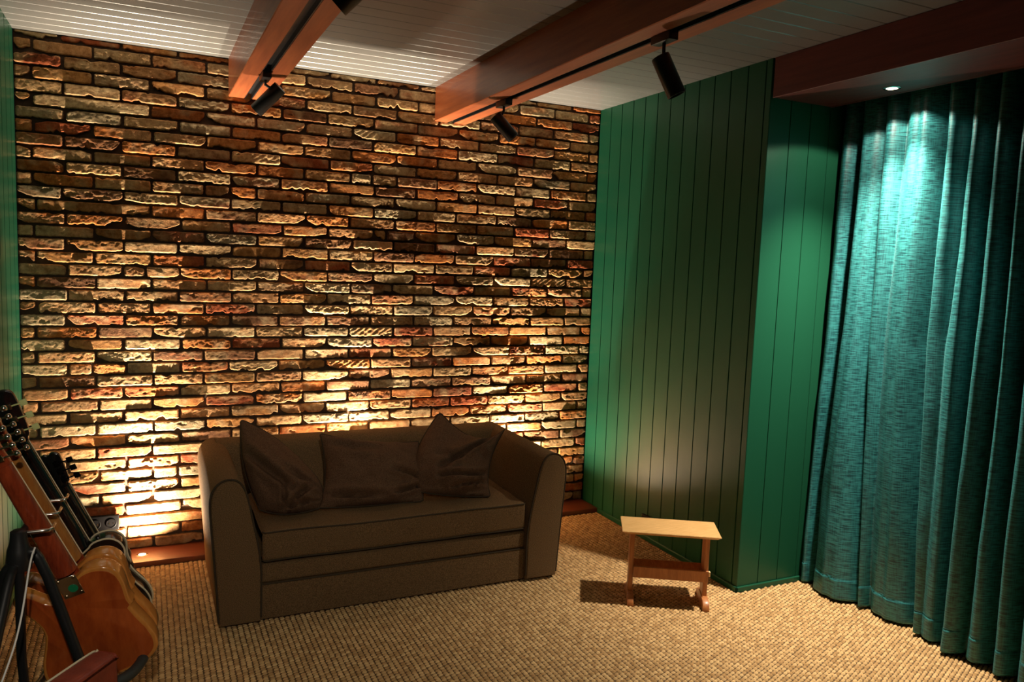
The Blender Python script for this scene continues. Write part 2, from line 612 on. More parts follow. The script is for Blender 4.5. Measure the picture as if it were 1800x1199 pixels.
def brick_mesh(xc, zc, w, h, rng, seed):
    nx, nz = max(6, int(w / 0.0055)), 12
    U, W_ = np.meshgrid(np.linspace(-1, 1, nx), np.linspace(-1, 1, nz), indexing='ij')
    x0 = xc + U * w / 2
    # outline wobble and chips
    e = np.linspace(-1, 1, nx)
    xs = xc + e * w / 2
    chipB = np.clip(fbm(xs * 26, np.full(nx, seed * .37), seed, 3) - rng.uniform(0.0, 0.55), 0, 1) * 0.030
    chipT = np.clip(fbm(xs * 26, np.full(nx, seed * .71), seed + 3, 3) - rng.uniform(0.1, 0.6), 0, 1) * 0.018
    jitB = fbm(xs * 90, np.full(nx, 1.0), seed + 5, 2) * 0.0022
    jitT = fbm(xs * 90, np.full(nx, 2.0), seed + 6, 2) * 0.0018
    rad = rng.uniform(0.003, 0.009)
    d_end = (1 - np.abs(e)) * w / 2
    rc = np.where(d_end < rad, rad - np.sqrt(np.clip(rad ** 2 - (rad - d_end) ** 2, 0, None)), 0)
    for s_ in (-1, 1):     # broken lower / upper corners
        if rng.rand() < 0.22:
            L_, D_ = rng.uniform(0.02, 0.075), rng.uniform(0.008, 0.028)
            dd = (e * s_ + 1) * w / 2 if s_ > 0 else (1 + e) * w / 2
            dd = (1 - e * s_) * w / 2
            chipB = chipB + np.clip(1 - dd / L_, 0, 1) ** 1.3 * D_ * (1 + 0.5 * fbm(xs * 60, xs * 0, seed + 9, 2))
        if rng.rand() < 0.05:
            L_, D_ = rng.uniform(0.02, 0.05), rng.uniform(0.006, 0.016)
            dd = (1 - e * s_) * w / 2
            chipT = chipT + np.clip(1 - dd / L_, 0, 1) * D_
    zb = zc - h / 2 + rc * 0.8 + np.clip(chipB, 0, h * 0.6) + jitB
    zt = zc + h / 2 - rc * 0.6 - np.clip(chipT, 0, h * 0.35) + jitT
    Z = zb[:, None] + (zt - zb)[:, None] * (W_ + 1) / 2
    zz = np.linspace(-1, 1, nz)
    jl = fbm(zc * 50 + zz * 2, np.full(nz, 3.0), seed + 7, 2) * 0.004
    jr = fbm(zc * 50 + zz * 2, np.full(nz, 4.0), seed + 8, 2) * 0.004
    X = x0 + (1 - U) / 2 * np.abs(jl)[None] - (1 + U) / 2 * np.abs(jr)[None]
    # face relief
    amp = rng.choice([0.0008, 0.0014, 0.0022, 0.0034], p=[.30, .34, .24, .12])
    rel = fbm(X * 34, Z * 60, seed + 11, 2) * amp * 0.9 + fbm(X * 130, Z * 170, seed + 12, 3) * amp * 0.95
    kind = rng.rand()
    if kind < 0.012:
        rel += np.sin(X * rng.uniform(500, 700) + Z * rng.uniform(-150, 150)) * 0.0007
    elif kind < 0.035:
        rel += np.sin(X * 180 - Z * 260 + fbm(X * 20, Z * 20, seed, 2) * 3) * 0.0009
    sc = np.clip((fbm(X * 18, Z * 30, seed + 21, 3) - rng.uniform(0.22, 0.75)) / 0.10, 0, 1)
    rel += -sc * sc * (3 - 2 * sc) * 0.0045                                       # spalled hollows
    edge = np.minimum(1 - np.abs(U), 1.0) * w / 2
    edgz = (1 - np.abs(W_)) * h / 2
    er = rng.uniform(0.0035, 0.006)
    ed = np.clip(1 - np.minimum(edge, edgz) / er, 0, 1) ** 2 * er * 0.8
    out = rng.normal(0, 0.0016) + rng.choice([0, 0, 0, 0.0045, -0.0045])
    tilt = rng.normal(0, 0.030)
    tiltx = rng.normal(0, 0.007)
    Y = -(0.0 + out + rel - ed + tilt * (Z - zc) + tiltx * (X - xc))
    Y = np.clip(Y, -0.013, 0.0125)
    V = np.stack([X, Y, Z], -1).reshape(-1, 3)
    idx = np.arange(nx * nz).reshape(nx, nz)
    F1 = np.stack([idx[:-1, :-1], idx[1:, :-1], idx[1:, 1:], idx[:-1, 1:]], -1).reshape(-1, 4)
    # rim back to the mortar
    ring = np.concatenate([idx[:, 0], idx[-1, 1:], idx[-2::-1, -1], idx[0, -2:0:-1]])
    rv = V[ring].copy()
    rv[:, 1] = 0.0175
    k = len(V)
    m_ = len(ring)
    V = np.concatenate([V, rv])
    a = np.arange(m_)
    b = (a + 1) % m_
    F2 = np.stack([ring[b], ring[a], k + a, k + b], -1)
    return V, np.concatenate([F1, F2])


def add_mesh(name, V, Fc, tones, parent, material, smooth_angle=32):
    me = bpy.data.meshes.new(name)
    nf = len(Fc)
    me.vertices.add(len(V))
    me.vertices.foreach_set('co', V.reshape(-1))
    me.loops.add(nf * 4)
    me.loops.foreach_set('vertex_index', Fc.reshape(-1).astype(np.int32))
    me.polygons.add(nf)
    me.polygons.foreach_set('loop_start', (np.arange(nf) * 4).astype(np.int32))
    me.polygons.foreach_set('use_smooth', np.ones(nf, dtype=bool))
    me.materials.append(material)
    me.update(calc_edges=True)
    at = me.color_attributes.new('tone', 'FLOAT_COLOR', 'POINT')
    at.data.foreach_set('color', tones.reshape(-1))
    me.set_sharp_from_angle(angle=math.radians(smooth_angle))
    o = bpy.data.objects.new(name, me)
    link(o, parent)
    return o


def lay_bricks():
    rng = np.random.RandomState(11)
    CZ, Z0 = 0.0573, 0.022
    PX, XA, XB = 0.2362, 0.731, 0.849
    wts = np.array([q[1] for q in PAL], float)
    wts /= wts.sum()
    rec = []
    k = 0
    seed = 100
    while Z0 + k * CZ < H - 0.01:
        zb, zt = Z0 + k * CZ, min(Z0 + (k + 1) * CZ, H + 0.004)
        ph = XA if k % 2 == 0 else XB
        joints = [XL - 0.004]
        j = ph
        while j - PX > XL + 0.03:
            j -= PX
        while j < XR - 0.02:
            joints.append(j + rng.normal(0, 0.004))
            j += PX
        joints.append(XR + 0.004)
        if rng.rand() < 0.22 and len(joints) > 6:          # some half bricks or an over-long one
            q = rng.randint(2, len(joints) - 3)
            if rng.rand() < 0.6:
                joints.insert(q, (joints[q - 1] + joints[q]) / 2 + rng.normal(0, 0.02))
            else:
                joints.pop(q)
        for a, b in zip(joints[:-1], joints[1:]):
            jh, jv = rng.uniform(0.007, 0.014), rng.uniform(0.0085, 0.0125)
            w = (b - a) - jh
            h = (zt - zb) - jv
            if w < 0.015 or h < 0.008:
                continue
            seed += 1
            V, Fc = brick_mesh((a + b) / 2, (zb + zt) / 2, w, h, rng, seed)
            c = np.array(PAL[rng.choice(len(PAL), p=wts)][0]) * rng.uniform(0.58, 1.05)
            c2 = np.array(PAL[rng.choice(len(PAL), p=wts)][0])
            n = np.clip(fbm(V[:, 0] * 9, V[:, 2] * 22, seed + 40, 3) * 2.2 + 0.25, 0, 1)[:, None]
            rgb = c[None] * (1 - 0.55 * n) + c2[None] * 0.55 * n
            tones = np.concatenate([rgb, np.ones((len(V), 1))], 1)
            xm, zm = (a + b) / 2, (zb + zt) / 2
            dist = math.sqrt((xm - CAM.x) ** 2 + CAM.y ** 2 + (zm - CAM.z) ** 2)
            hidden = 1.52 < xm < 2.85 and zm < 0.52
            size = w * h / dist ** 3
            rec.append((size if not hidden else 0, V, Fc, tones))
        k += 1
    rec.sort(key=lambda t: -t[0])
    for s_, V, Fc, tn in rec[:300]:
        add_mesh('brick', V, Fc, tn, WALL_BACK, M['brick'])
    Vs, Fs, Ts, off = [], [], [], 0
    for s_, V, Fc, tn in rec[300:]:
        Vs.append(V)
        Fs.append(Fc + off)
        Ts.append(tn)
        off += len(V)
    o = add_mesh('smaller_bricks', np.concatenate(Vs), np.concatenate(Fs), np.concatenate(Ts), WALL_BACK, M['brick'])
    o['kind'] = 'stuff'


lay_bricks()

# board profiles --------------------------------------------------------------------
def board(p0, p1, along, normal, length_vec, groove=0.004, depth=0.0045, thick=0.012, gap=0.0006, rounded=0.0):
    """board face from p0 to p1 (points on the finished face), extruded along length_vec; bevelled long edges"""
    p0, p1, L_, n = Vector(p0), Vector(p1), Vector(length_vec), Vector(normal)
    d = (p1 - p0).normalized()
    sec = [p0 + d * gap - n * thick, p0 + d * gap - n * depth, p0 + d * max(groove, gap + .0008), p1 - d * max(groove, gap + .0008),
           p1 - d * gap - n * depth, p1 - d * gap - n * thick]
    if rounded:
        arc = [(rounded * (1 - math.sin(a)) + gap, rounded * 0.8 * (1 - math.cos(a))) for a in (1.571, 1.2, .9, .6, .3, 0.0)]
        sec = [p0 + d * gap - n * thick] + [p0 + d * a - n * b for a, b in arc[::-1]] + [p1 - d * a - n * b for a, b in arc] + [p1 - d * gap - n * thick]
        arc = None
    m_ = len(sec)
    V = [tuple(q) for q in sec] + [tuple(q + L_) for q in sec]
    Fc = [[i, (i + 1) % m_, m_ + (i + 1) % m_, m_ + i] for i in range(m_)] + [list(range(m_))[::-1], list(range(m_, 2 * m_))]
    return V, Fc


# right green wall (alcove block)
mk('wall_right', *box(XR + 0.012, XR + 0.10, YG + 0.012, 0.10, 0, H), M['greendark'], struct=True)
WR = bpy.data.objects['wall_right']
ed = [0.0] + [-0.009 - 0.1133 * k for k in range(1, 13)] + [YG]
if abs(ed[-2] - YG) < 0.02:
    ed.pop(-2)
for a, b in zip(ed[:-1], ed[1:]):
    mk('plank', *board((XR, a, 0.0), (XR, b, 0.0), None, (-1, 0, 0), (0, 0, H), groove=0.0035, depth=0.004, gap=0.0026), M['green'], WR)
mk('wall_alcove', *box(XR + 0.012, XW, YG + 0.012, YG + 0.10, 0, H), M['greendark'], struct=True)
WA = bpy.data.objects['wall_alcove']
ed = [XR, 3.757, 3.876, 3.995, 4.114, 4.233, XW]
for a, b in zip(ed[:-1], ed[1:]):
    mk('plank', *board((a, YG, 0.0), (b, YG, 0.0), None, (0, -1, 0), (0, 0, H), groove=0.0024, depth=0.003, gap=0.0013), M['green'], WA)
# corner bead so that the outer corner is closed
mk('trim_1', *box(XR - 0.001, XR + 0.012, YG - 0.001, YG + 0.012, 0, H, 0.002, 1), M['green'], struct=True)
mk('baseboard_right', *box(XR - 0.010, XR + 0.0005, YG - 0.010, -0.19, 0.0, 0.026, 0.003, 1), M['green'], struct=True)
mk('baseboard_alcove', *box(XR - 0.010, XW - 0.05, YG - 0.010, YG + 0.0005, 0.0, 0.026, 0.003, 1), M['green'], struct=True)
# left green wall
mk('wall_left', *box(XL - 0.10, XL - 0.012, YF, 0.10, 0, H), M['greendark'], struct=True)
WL = bpy.data.objects['wall_left']
y = 0.0
k = 0
while y > YF + 0.01:
    yn = -0.105 - 0.121 * k
    mk('plank', *board((XL, y, 0.0), (XL, max(yn, YF), 0.0), None, (1, 0, 0), (0, 0, H), groove=0.005, depth=0.005, gap=0.003), M['green'], WL)
    y = yn
    k += 1
mk('wall_window_side', *box(XW, XW + 0.08, YF, YG + 0.1, 0, H), M['paint_rear'], struct=True)
mk('wall_front', *box(XL - 0.1, XW + 0.08, YF - 0.08, YF, 0, H), M['paint_rear'], struct=True)

# ceiling of narrow boards running across the room
mk('ceiling', *box(XL - 0.1, XW + 0.08, YF - 0.08, 0.10, H + 0.012, H + 0.10), M['ceiling'], struct=True)
CE = bpy.data.objects['ceiling']
y = 0.0
k = 0
while y > YF:
    yn = -0.060 - 0.0955 * k
    mk('ceiling_board', *board((XL, y, H), (XL, max(yn, YF), H), None, (0, 0, -1), (XW - XL, 0, 0), groove=0.0040, depth=0.0028, gap=0.0001), M['ceiling'], CE)
    y = yn
    k += 1

# timber plinth with the uplights
mk('baseboard_back', *box(XL, XR - 0.002, -0.193, 0.0125, 0.0, 0.0263, 0.0025, 1), M['plinth'], struct=True)

for i, x in enumerate(UPX):
    lab = ('lit round uplight in the timber plinth left of the sofa', 'round uplight in the plinth behind the middle of the sofa',
           'round uplight in the plinth behind the right arm of the sofa')[i]
    t = thing('recessed_uplight', lab, 'uplight', (x, UPY, 0.0263), 'uplights washing the brick wall')
    mk('trim_ring', *lathe((x, UPY, 0.0263), (0, 0, 1), [(0.0165, -0.001), (0.0165, 0.0012), (0.0225, 0.0022), (0.0262, 0.001), (0.0262, -0.001)]), M['chrome'], t, 40)
    mk('lens', *lathe((x, UPY, 0.0263), (0, 0, 1), [(0.0165, -0.001), (0.0163, 0.0010), (0.010, 0.0016), (0.002, 0.0018)]), M['lens'], t, 60)

# ------------------------------------------------------------------ beams and lighting track
def beam(x0, label):
    x1 = x0 + BW
    xc = (x0 + x1) / 2
    t = thing('ceiling_beam', label, 'beam', (xc, 0, BEAM_Z), 'timber beams under the ceiling')
    s = 0.019
    prof = [(x0 + .003, H), (x0, H), (x0, BEAM_Z + .003), (x0 + .003, BEAM_Z), (xc - s, BEAM_Z), (xc - s, BEAM_Z + .03), (xc + s, BEAM_Z + .03), (xc + s, BEAM_Z), (x1 - .003, BEAM_Z), (x1, BEAM_Z + .003), (x1, H)]
    prof = prof[1:]
    n = len(prof)
    V = [(q[0], -0.001, q[1]) for q in prof] + [(q[0], YF, q[1]) for q in prof]
    Fc = [[i, (i + 1) % n, n + (i + 1) % n, n + i] for i in range(n)] + [list(range(n))[::-1], list(range(n, 2 * n))]
    mk('timber', V, Fc, M['timber'], t)
    a = s - 0.0008
    w = 0.004
    pr = [(xc - a, BEAM_Z + .028), (xc - a, BEAM_Z + .001), (xc - a + w, BEAM_Z + .001), (xc - a + w, BEAM_Z + .024), (xc + a - w, BEAM_Z + .024), (xc + a - w, BEAM_Z + .001), (xc + a, BEAM_Z + .001), (xc + a, BEAM_Z + .028)]
    n = len(pr)
    V = [(q[0], -0.004, q[1]) for q in pr] + [(q[0], YF + .01, q[1]) for q in pr]
    Fc = [[i, (i + 1) % n, n + (i + 1) % n, n + i] for i in range(n)] + [list(range(n))[::-1], list(range(n, 2 * n))]
    mk('lighting_track', V, Fc, M['black'], t)
    mk('end_screw', *cyl((xc, -0.03, BEAM_Z + .0245), (xc, -0.03, BEAM_Z + .020), 0.004, 12), M['chrome'], t)


beam(B1, 'orange-brown timber beam on the left with a black track slot in its underside')
beam(B2, 'long orange-brown timber beam crossing above the right half of the sofa')

# boxed timber bulkhead above the curtain
t = thing('bulkhead', 'dark red-brown boxed timber bulkhead running above the teal curtain', 'bulkhead', (XR, YG, SOF_Z))
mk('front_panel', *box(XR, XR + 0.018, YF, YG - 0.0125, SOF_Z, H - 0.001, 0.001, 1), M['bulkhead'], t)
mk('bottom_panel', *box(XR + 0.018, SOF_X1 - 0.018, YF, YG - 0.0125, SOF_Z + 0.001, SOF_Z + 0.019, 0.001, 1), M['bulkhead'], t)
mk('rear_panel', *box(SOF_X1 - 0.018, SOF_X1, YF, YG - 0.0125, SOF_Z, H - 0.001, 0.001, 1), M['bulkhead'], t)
for i, (x, y) in enumerate(SOFFIT_LAMPS):
    lab = ('lit round downlight in the red-brown bulkhead above the curtain', 'downlight farther along the bulkhead toward the room front')[i]
    if i > 0:
        continue
    t = thing('downlight', lab, 'downlight', (x, y, SOF_Z))
    mk('trim_ring', *lathe((x, y, SOF_Z), (0, 0, -1), [(0.022, -0.002), (0.022, 0.002), (0.030, 0.003), (0.034, 0.001), (0.034, -0.002)]), M['chrome'], t, 40)
    mk('lens', *lathe((x, y, SOF_Z), (0, 0, -1), [(0.022, -0.002), (0.0215, 0.0015), (0.012, 0.0025), (0.002, 0.003)]), M['lens'], t, 60)


def track_spot(label, track_x, y, p0, p1, r=0.030, along=0.055):
    """p0: rear end of the lamp body, p1: lamp end"""
    p0, p1 = Vector(p0), Vector(p1)
    t = thing('track_spotlight', label, 'spotlight', (track_x, y, BEAM_Z), 'black spotlights on the beam tracks')
    mk('adapter', *box(track_x - .018, track_x + .018, y - along, y + along, BEAM_Z - .026, BEAM_Z + .012, 0.003, 2), M['black'], t, 35)
    d = (p1 - p0).normalized()
    q = p0 + d * 0.028
    mk('stem', *tube([(track_x, y, BEAM_Z - .02), (track_x, y, BEAM_Z - .045), tuple(q)], 0.006, 10), M['black'], t, 50)
    body = lathe(p0, d, [(r - .004, 0), (r - .001, .001), (r, .004), (r, (p1 - p0).length - .002), (r - .001, (p1 - p0).length), (r - .005, (p1 - p0).length), (r - .006, (p1 - p0).length - .012), (.001, (p1 - p0).length - .012)], 36)
    mk('lamp_body', *body, M['black'], t, 40)
    e = p1 - d * 0.0115
    mk('lens', *lathe(e, d, [(r - .0065, 0), (r - .007, .002), (.002, .004)], 28), M['lensoff'], t, 50)


TX1, TX2 = B1 + BW / 2, B2 + BW / 2
track_spot('black track spotlight at the wall end of the left beam, tilted down to the left', TX1, -0.60, (1.697, -0.580, 2.178), (1.605, -0.532, 2.078))
track_spot('black track spotlight at the wall end of the right beam, tilted down to the right', TX2, -0.70, (2.640, -0.700, 2.148), (2.722, -0.735, 2.052))
track_spot('large-looking black track spotlight hanging in front of the green panelled wall', TX2, -1.93, (2.664, -1.94, 2.150), (2.716, -1.97, 2.030), along=0.05)
track_spot('nearest black track spotlight, cut off by the top edge beside the left beam', TX1, -2.23, (1.705, -2.145, 2.195), (1.600, -2.085, 2.085), r=0.031)

# ------------------------------------------------------------------ sockets
t = thing('power_outlet', 'black double power outlet low on the brick wall behind the guitars', 'outlet', (0.985, -0.012, 0.12))
mk('plate', *box(0.918, 1.052, -0.024, -0.006, 0.137, 0.212, 0.005, 3), M['blackplastic'], t, 40)
for xx in (0.952, 1.018):
    f = mk('socket', *lathe((xx, -0.0245, 0.172), (0, -1, 0), [(0.023, -0.001), (0.023, 0.002), (0.020, 0.003), (0.019, 0.001), (0.001, 0.001)], 28), M['blackplastic'], t, 40)
    mk('pin_hole', *join(cyl((xx - .009, -0.0252, .172), (xx - .009, -0.0262, .172), .0025, 10), cyl((xx + .009, -0.0252, .172), (xx + .009, -0.0262, .172), .0025, 10)), M['chrome'], f)
t = thing('power_outlet', 'black power outlet low on the green wall, half hidden behind the small table', 'outlet', (XR, -0.70, 0.05))
mk('plate', *box(XR - 0.014, XR + 0.0005, -0.742, -0.652, 0.058, 0.140, 0.004, 3), M['blackplastic'], t, 40)
f = mk('socket', *lathe((XR - 0.0145, -0.697, 0.099), (-1, 0, 0), [(0.024, -0.001), (0.024, 0.003), (0.020, 0.004), (0.019, 0.001), (0.001, 0.001)], 28), M['blackplastic'], t, 40)
for yy in (-0.735, -0.659):
    mk('screw', *cyl((XR - 0.0142, yy, 0.133), (XR - 0.0165, yy, 0.133), 0.003, 12), M['chrome'], t)

# ------------------------------------------------------------------ sofa
SX = 1.422 + 2.916


def arm_profile():
    pts = [(1.422, .012), (1.417, .10), (1.409, .22), (1.400, .34), (1.393, .43), (1.389, .50), (1.393, .545), (1.410, .580), (1.436, .599), (1.466, .603),
           (1.494, .592), (1.514, .563), (1.528, .520), (1.541, .460), (1.553, .400), (1.566, .335), (1.575, .27), (1.580, .20), (1.580, .10), (1.580, .012)]
    return smooth_poly(pts, 3, closed=False)


sofa = thing('sofa', 'dark olive-brown two-seat fabric sofa with curved arms against the brick wall', 'sofa', (2.17, -0.58, 0.0))
for side in (0, 1):
    P = arm_profile()
    if side:
        P = [(SX - q[0], q[1]) for q in P][::-1]
    o = mk('arm', *slab(P, (0, 0, 0), (1, 0, 0), (0, 0, 1), (0, -1, 0), 0.205, 0.966, 0.010, 3), M['sofa'], sofa, 50)
    ins = [((q[0] - (1.49 if not side else SX - 1.49)) * 0.965 + (1.49 if not side else SX - 1.49), (q[1] - .3) * 0.985 + .3) for q in P]
    mk('front_panel', *slab(ins, (0, 0, 0), (1, 0, 0), (0, 0, 1), (0, -1, 0), 0.955, 0.974, 0.007, 3), M['sofa'], o, 50)
    mk('piping', *tube([(q[0], -0.9675, q[1]) for q in P[1:-1]], 0.0042, 8), M['piping'], o, 60)
bp = [(-.205, .012), (-.203, .30), (-.205, .54), (-.214, .585), (-.245, .607), (-.30, .610), (-.345, .598), (-.372, .565), (-.392, .50), (-.415, .40), (-.42, .30), (-.42, .012)]
bp = smooth_poly(bp, 3, closed=False)
mk('backrest', *slab(bp, (1.46, 0, 0), (0, 1, 0), (0, 0, 1), (1, 0, 0), 0.0, SX - 2.92, 0.006, 2), M['sofa'], sofa, 50)


def soft_box(x0, x1, y0, y1, z0, z1, r=0.02, puff=0.01, nx=26, ny=12, seed=0):
    bm = bmesh.new()
    bmesh.ops.create_cube(bm, size=1)
    for v in bm.verts:
        v.co = Vector((x0 + (v.co.x + .5) * (x1 - x0), y0 + (v.co.y + .5) * (y1 - y0), z0 + (v.co.z + .5) * (z1 - z0)))
    bmesh.ops.bevel(bm, geom=bm.edges[:], offset=r, segments=3, profile=0.6, affect='EDGES')
    for ax, (a, b), n in ((0, (x0, x1), nx), (1, (y0, y1), ny)):
        for i in range(1, n):
            c = a + (b - a) * i / n
            co = Vector((0, 0, 0))
            co[ax] = c
            no = Vector((0, 0, 0))
            no[ax] = 1
            bmesh.ops.bisect_plane(bm, geom=bm.verts[:] + bm.edges[:] + bm.faces[:], plane_co=co, plane_no=no)
    V = np.array([v.co[:] for v in bm.verts])
    tx, ty = (V[:, 0] - x0) / (x1 - x0), (V[:, 1] - y0) / (y1 - y0)
    up = (V[:, 2] - z0) / (z1 - z0)
    bul = (4 * tx * (1 - tx)) ** 0.4 * np.clip(4 * ty * (1 - ty), 0, 1) ** 0.5
    V[:, 2] += np.where(up > .5, puff * bul, 0) + np.where(up > .5, 1, 0) * fbm(V[:, 0] * 6, V[:, 1] * 8, seed, 3) * 0.010
    V[:, 2] += fbm(V[:, 0] * 4, V[:, 1] * 0, seed + 4, 2) * 0.004
    V[:, 1] += np.where(ty < .1, 1, 0) * fbm(V[:, 0] * 7, V[:, 2] * 9, seed + 2, 3) * 0.007
    for v, c in zip(bm.verts, V):
        v.co = c
    bm.verts.index_update()
    return bmout(bm)


cush = mk('seat_cushion', *soft_box(1.584, 2.756, -0.955, -0.40, 0.252, 0.374, 0.018, 0.012, seed=3), M['sofa'], sofa, 60)
xs = np.linspace(1.597, 2.742, 60)
for zz, dz in ((0.371, 1), (0.2555, 0)):
    pts = [(x, -0.9545 + float(fbm(np.array([x * 7.]), np.array([zz * 9]), 5, 2)[0]) * 0.004, zz + float(fbm(np.array([x * 4.]), np.array([0.]), 7, 2)[0]) * 0.004 * 1.5) for x in xs]
    pts = [(1.586, -0.94, zz)] + pts + [(2.754, -0.94, zz)]
    mk('piping', *tube(pts, 0.0036, 8), M['piping'], cush, 60)
rail = mk('front_rail', *box(1.5815, 2.7585, -0.9475, -0.44, 0.160, 0.240, 0.016, 4), M['sofa'], sofa, 50)
mk('base_panel', *box(1.5805, 2.7575, -0.951, -0.44, 0.012, 0.158, 0.005, 3), M['sofa'], sofa, 50)
mk('piping', *tube([(1.582, -0.9505, 0.1585), (2.756, -0.9505, 0.1585)], 0.0034, 8), M['piping'], rail, 60)
for (fx, fy) in ((1.46, -0.92), (2.88, -0.92), (1.46, -0.26), (2.88, -0.26)):
    mk('foot', *box(fx - .02, fx + .02, fy - .02, fy + .02, 0.003, 0.014), M['black'], sofa)


# ------------------------------------------------------------------ cushions on the sofa
def pillow(label, P, thick, folds, seed, back=(0, 0.86, 0.35)):
    """P: boundary points BL, mid-bottom, BR, mid-right, TR, mid-top, TL, mid-left; folds: (u0,v0,u1,v1,width,depth)"""
    P = [np.array(q) for q in P]
    n = 44

    def edge(a, m_, b, t):
        t = t[:, None]
        c = 2 * m_ - 0.5 * (a + b)
        return (1 - t) ** 2 * a + 2 * t * (1 - t) * c + t ** 2 * b
    t = np.linspace(0, 1, n)
    B, R, T, L_ = edge(P[0], P[1], P[2], t), edge(P[2], P[3], P[4], t), edge(P[6], P[5], P[4], t), edge(P[0], P[7], P[6], t)
    u, v = np.meshgrid(t, t, indexing='ij')
    U, V_ = u[..., None], v[..., None]
    C = (1 - V_) * B[:, None] + V_ * T[:, None] + (1 - U) * L_[None] + U * R[None] \
        - ((1 - U) * (1 - V_) * P[0] + U * (1 - V_) * P[2] + U * V_ * P[4] + (1 - U) * V_ * P[6])
    nr = np.cross(P[2] - P[0], P[6] - P[0])
    nr /= np.linalg.norm(nr)
    if nr[1] > 0:
        nr = -nr
    prof = (np.clip(1 - (2 * u - 1) ** 2, 0, 1) ** 0.55) * (np.clip(1 - (2 * v - 1) ** 2, 0, 1) ** 0.55)
    wr = fbm(u * 3.5, v * 3.5, seed, 3) * 0.016 + fbm(u * 9, v * 9, seed + 8, 2) * 0.006
    dent = np.zeros_like(u)
    for (a0, b0, a1, b1, w, dp) in folds:
        d = np.array([a1 - a0, b1 - b0])
        L2 = d @ d
        s = np.clip(((u - a0) * d[0] + (v - b0) * d[1]) / L2, 0, 1)
        dist = np.sqrt((u - a0 - s * d[0]) ** 2 + (v - b0 - s * d[1]) ** 2)
        taper = np.sin(np.pi * np.clip(s * 0.9 + 0.05, 0, 1)) ** 0.5
        dent += -dp * np.exp(-(dist / w) ** 2) * taper + 0.5 * dp * np.exp(-((dist - 2 * w) / (1.1 * w)) ** 2) * taper
    f = thick * prof + (wr * 1.2 + dent * 1.9) * np.clip(prof * 2.0, 0, 1)
    Fr = C + nr * np.clip(f, 0.0, None)[..., None]
    Bk = C - nr * (0.38 * thick * prof)[..., None]
    V = np.concatenate([Fr.reshape(-1, 3), Bk.reshape(-1, 3)])
    idx = np.arange(n * n).reshape(n, n)
    Fc = []
    for i in range(n - 1):
        for j in range(n - 1):
            a, b, c, d = idx[i, j], idx[i + 1, j], idx[i + 1, j + 1], idx[i, j + 1]
            Fc.append([a, b, c, d])
            Fc.append([q + n * n for q in (d, c, b, a)])
    bm = bmesh.new()
    vs = [bm.verts.new(q) for q in V]
    for f_ in Fc:
        bm.faces.new([vs[i] for i in f_])
    bmesh.ops.remove_doubles(bm, verts=bm.verts, dist=0.0006)
    bmesh.ops.recalc_face_normals(bm, faces=bm.faces)
    bm.verts.index_update()
    v_, f_ = bmout(bm)
    a = np.array(v_)
    root = thing('cushion', label, 'cushion', (float(a[:, 0].mean()), float(a[:, 1].mean()), float(a[:, 2].min())), 'dark cushions on the sofa')
    mk('cover', v_, f_, M['pillow'], root, 75)
    ring = [tuple(q) for q in B] + [tuple(q) for q in R[1:]] + [tuple(q) for q in T[::-1][1:]] + [tuple(q) for q in L_[::-1][1:-1]]
    mk('seam', *tube(ring[::2], 0.0035, 6, closed=True), M['piping'], root, 60)


pillow('dark cushion at the left end of the sofa with one corner pointing up',
       [(1.600, -0.755, 0.405), (1.706, -0.80, 0.388), (1.843, -0.791, 0.397), (1.866, -0.747, 0.447), (1.846, -0.694, 0.509), (1.703, -0.573, 0.652), (1.551, -0.498, 0.740), (1.548, -0.645, 0.567)],
       0.088, [(0.05, .62, .62, .30, .05, .016), (.55, .05, .85, .45, .035, .018), (.35, .02, .95, .18, .03, .014), (.55, .55, .95, .50, .05, .012), (.45, .0, .5, .4, .03, .01)], 21)
pillow('wide dark cushion lying upright in the middle of the sofa',
       [(1.838, -0.791, 0.398), (2.060, -0.799, 0.388), (2.303, -0.806, 0.386), (2.330, -0.708, 0.494), (2.342, -0.605, 0.614), (2.110, -0.600, 0.626), (1.886, -0.557, 0.671), (1.888, -0.682, 0.524)],
       0.085, [(.68, .48, .98, .36, .03, .016), (.0, .17, .60, .10, .035, .014), (.72, .13, 1.0, .26, .03, .018), (.05, .86, .5, .80, .05, .008)], 33)
pillow('dark cushion at the right end of the sofa crumpled between two raised corners',
       [(2.300, -0.792, 0.425), (2.452, -0.824, 0.401), (2.623, -0.841, 0.388), (2.668, -0.717, 0.508), (2.809, -0.580, 0.645), (2.637, -0.607, 0.612), (2.487, -0.496, 0.729), (2.298, -0.679, 0.546)],
       0.085, [(.30, .42, .72, .95, .04, .020), (.3, .30, .95, .33, .035, .018), (.45, .10, .98, .22, .03, .016), (.25, .62, .55, .60, .04, .012), (.70, .75, .98, .5, .035, .012), (.55, .03, .9, .08, .03, .010)], 47)

# ------------------------------------------------------------------ small oak table
TC = Vector((3.274, -1.347, 0.0))
TA = math.radians(-30.8)
TM = Matrix.Translation(TC) @ Matrix.Rotation(TA, 4, 'Z')
tb = thing('side_table', 'small pale oak trestle table with a book trough in front of the green wall', 'table', TC)


def tbox(x0, x1, y0, y1, z0, z1, bev=0.002, seg=2, rot=None):
    m_ = TM if rot is None else TM @ rot
    return box(x0, x1, y0, y1, z0, z1, bev, seg, m_)


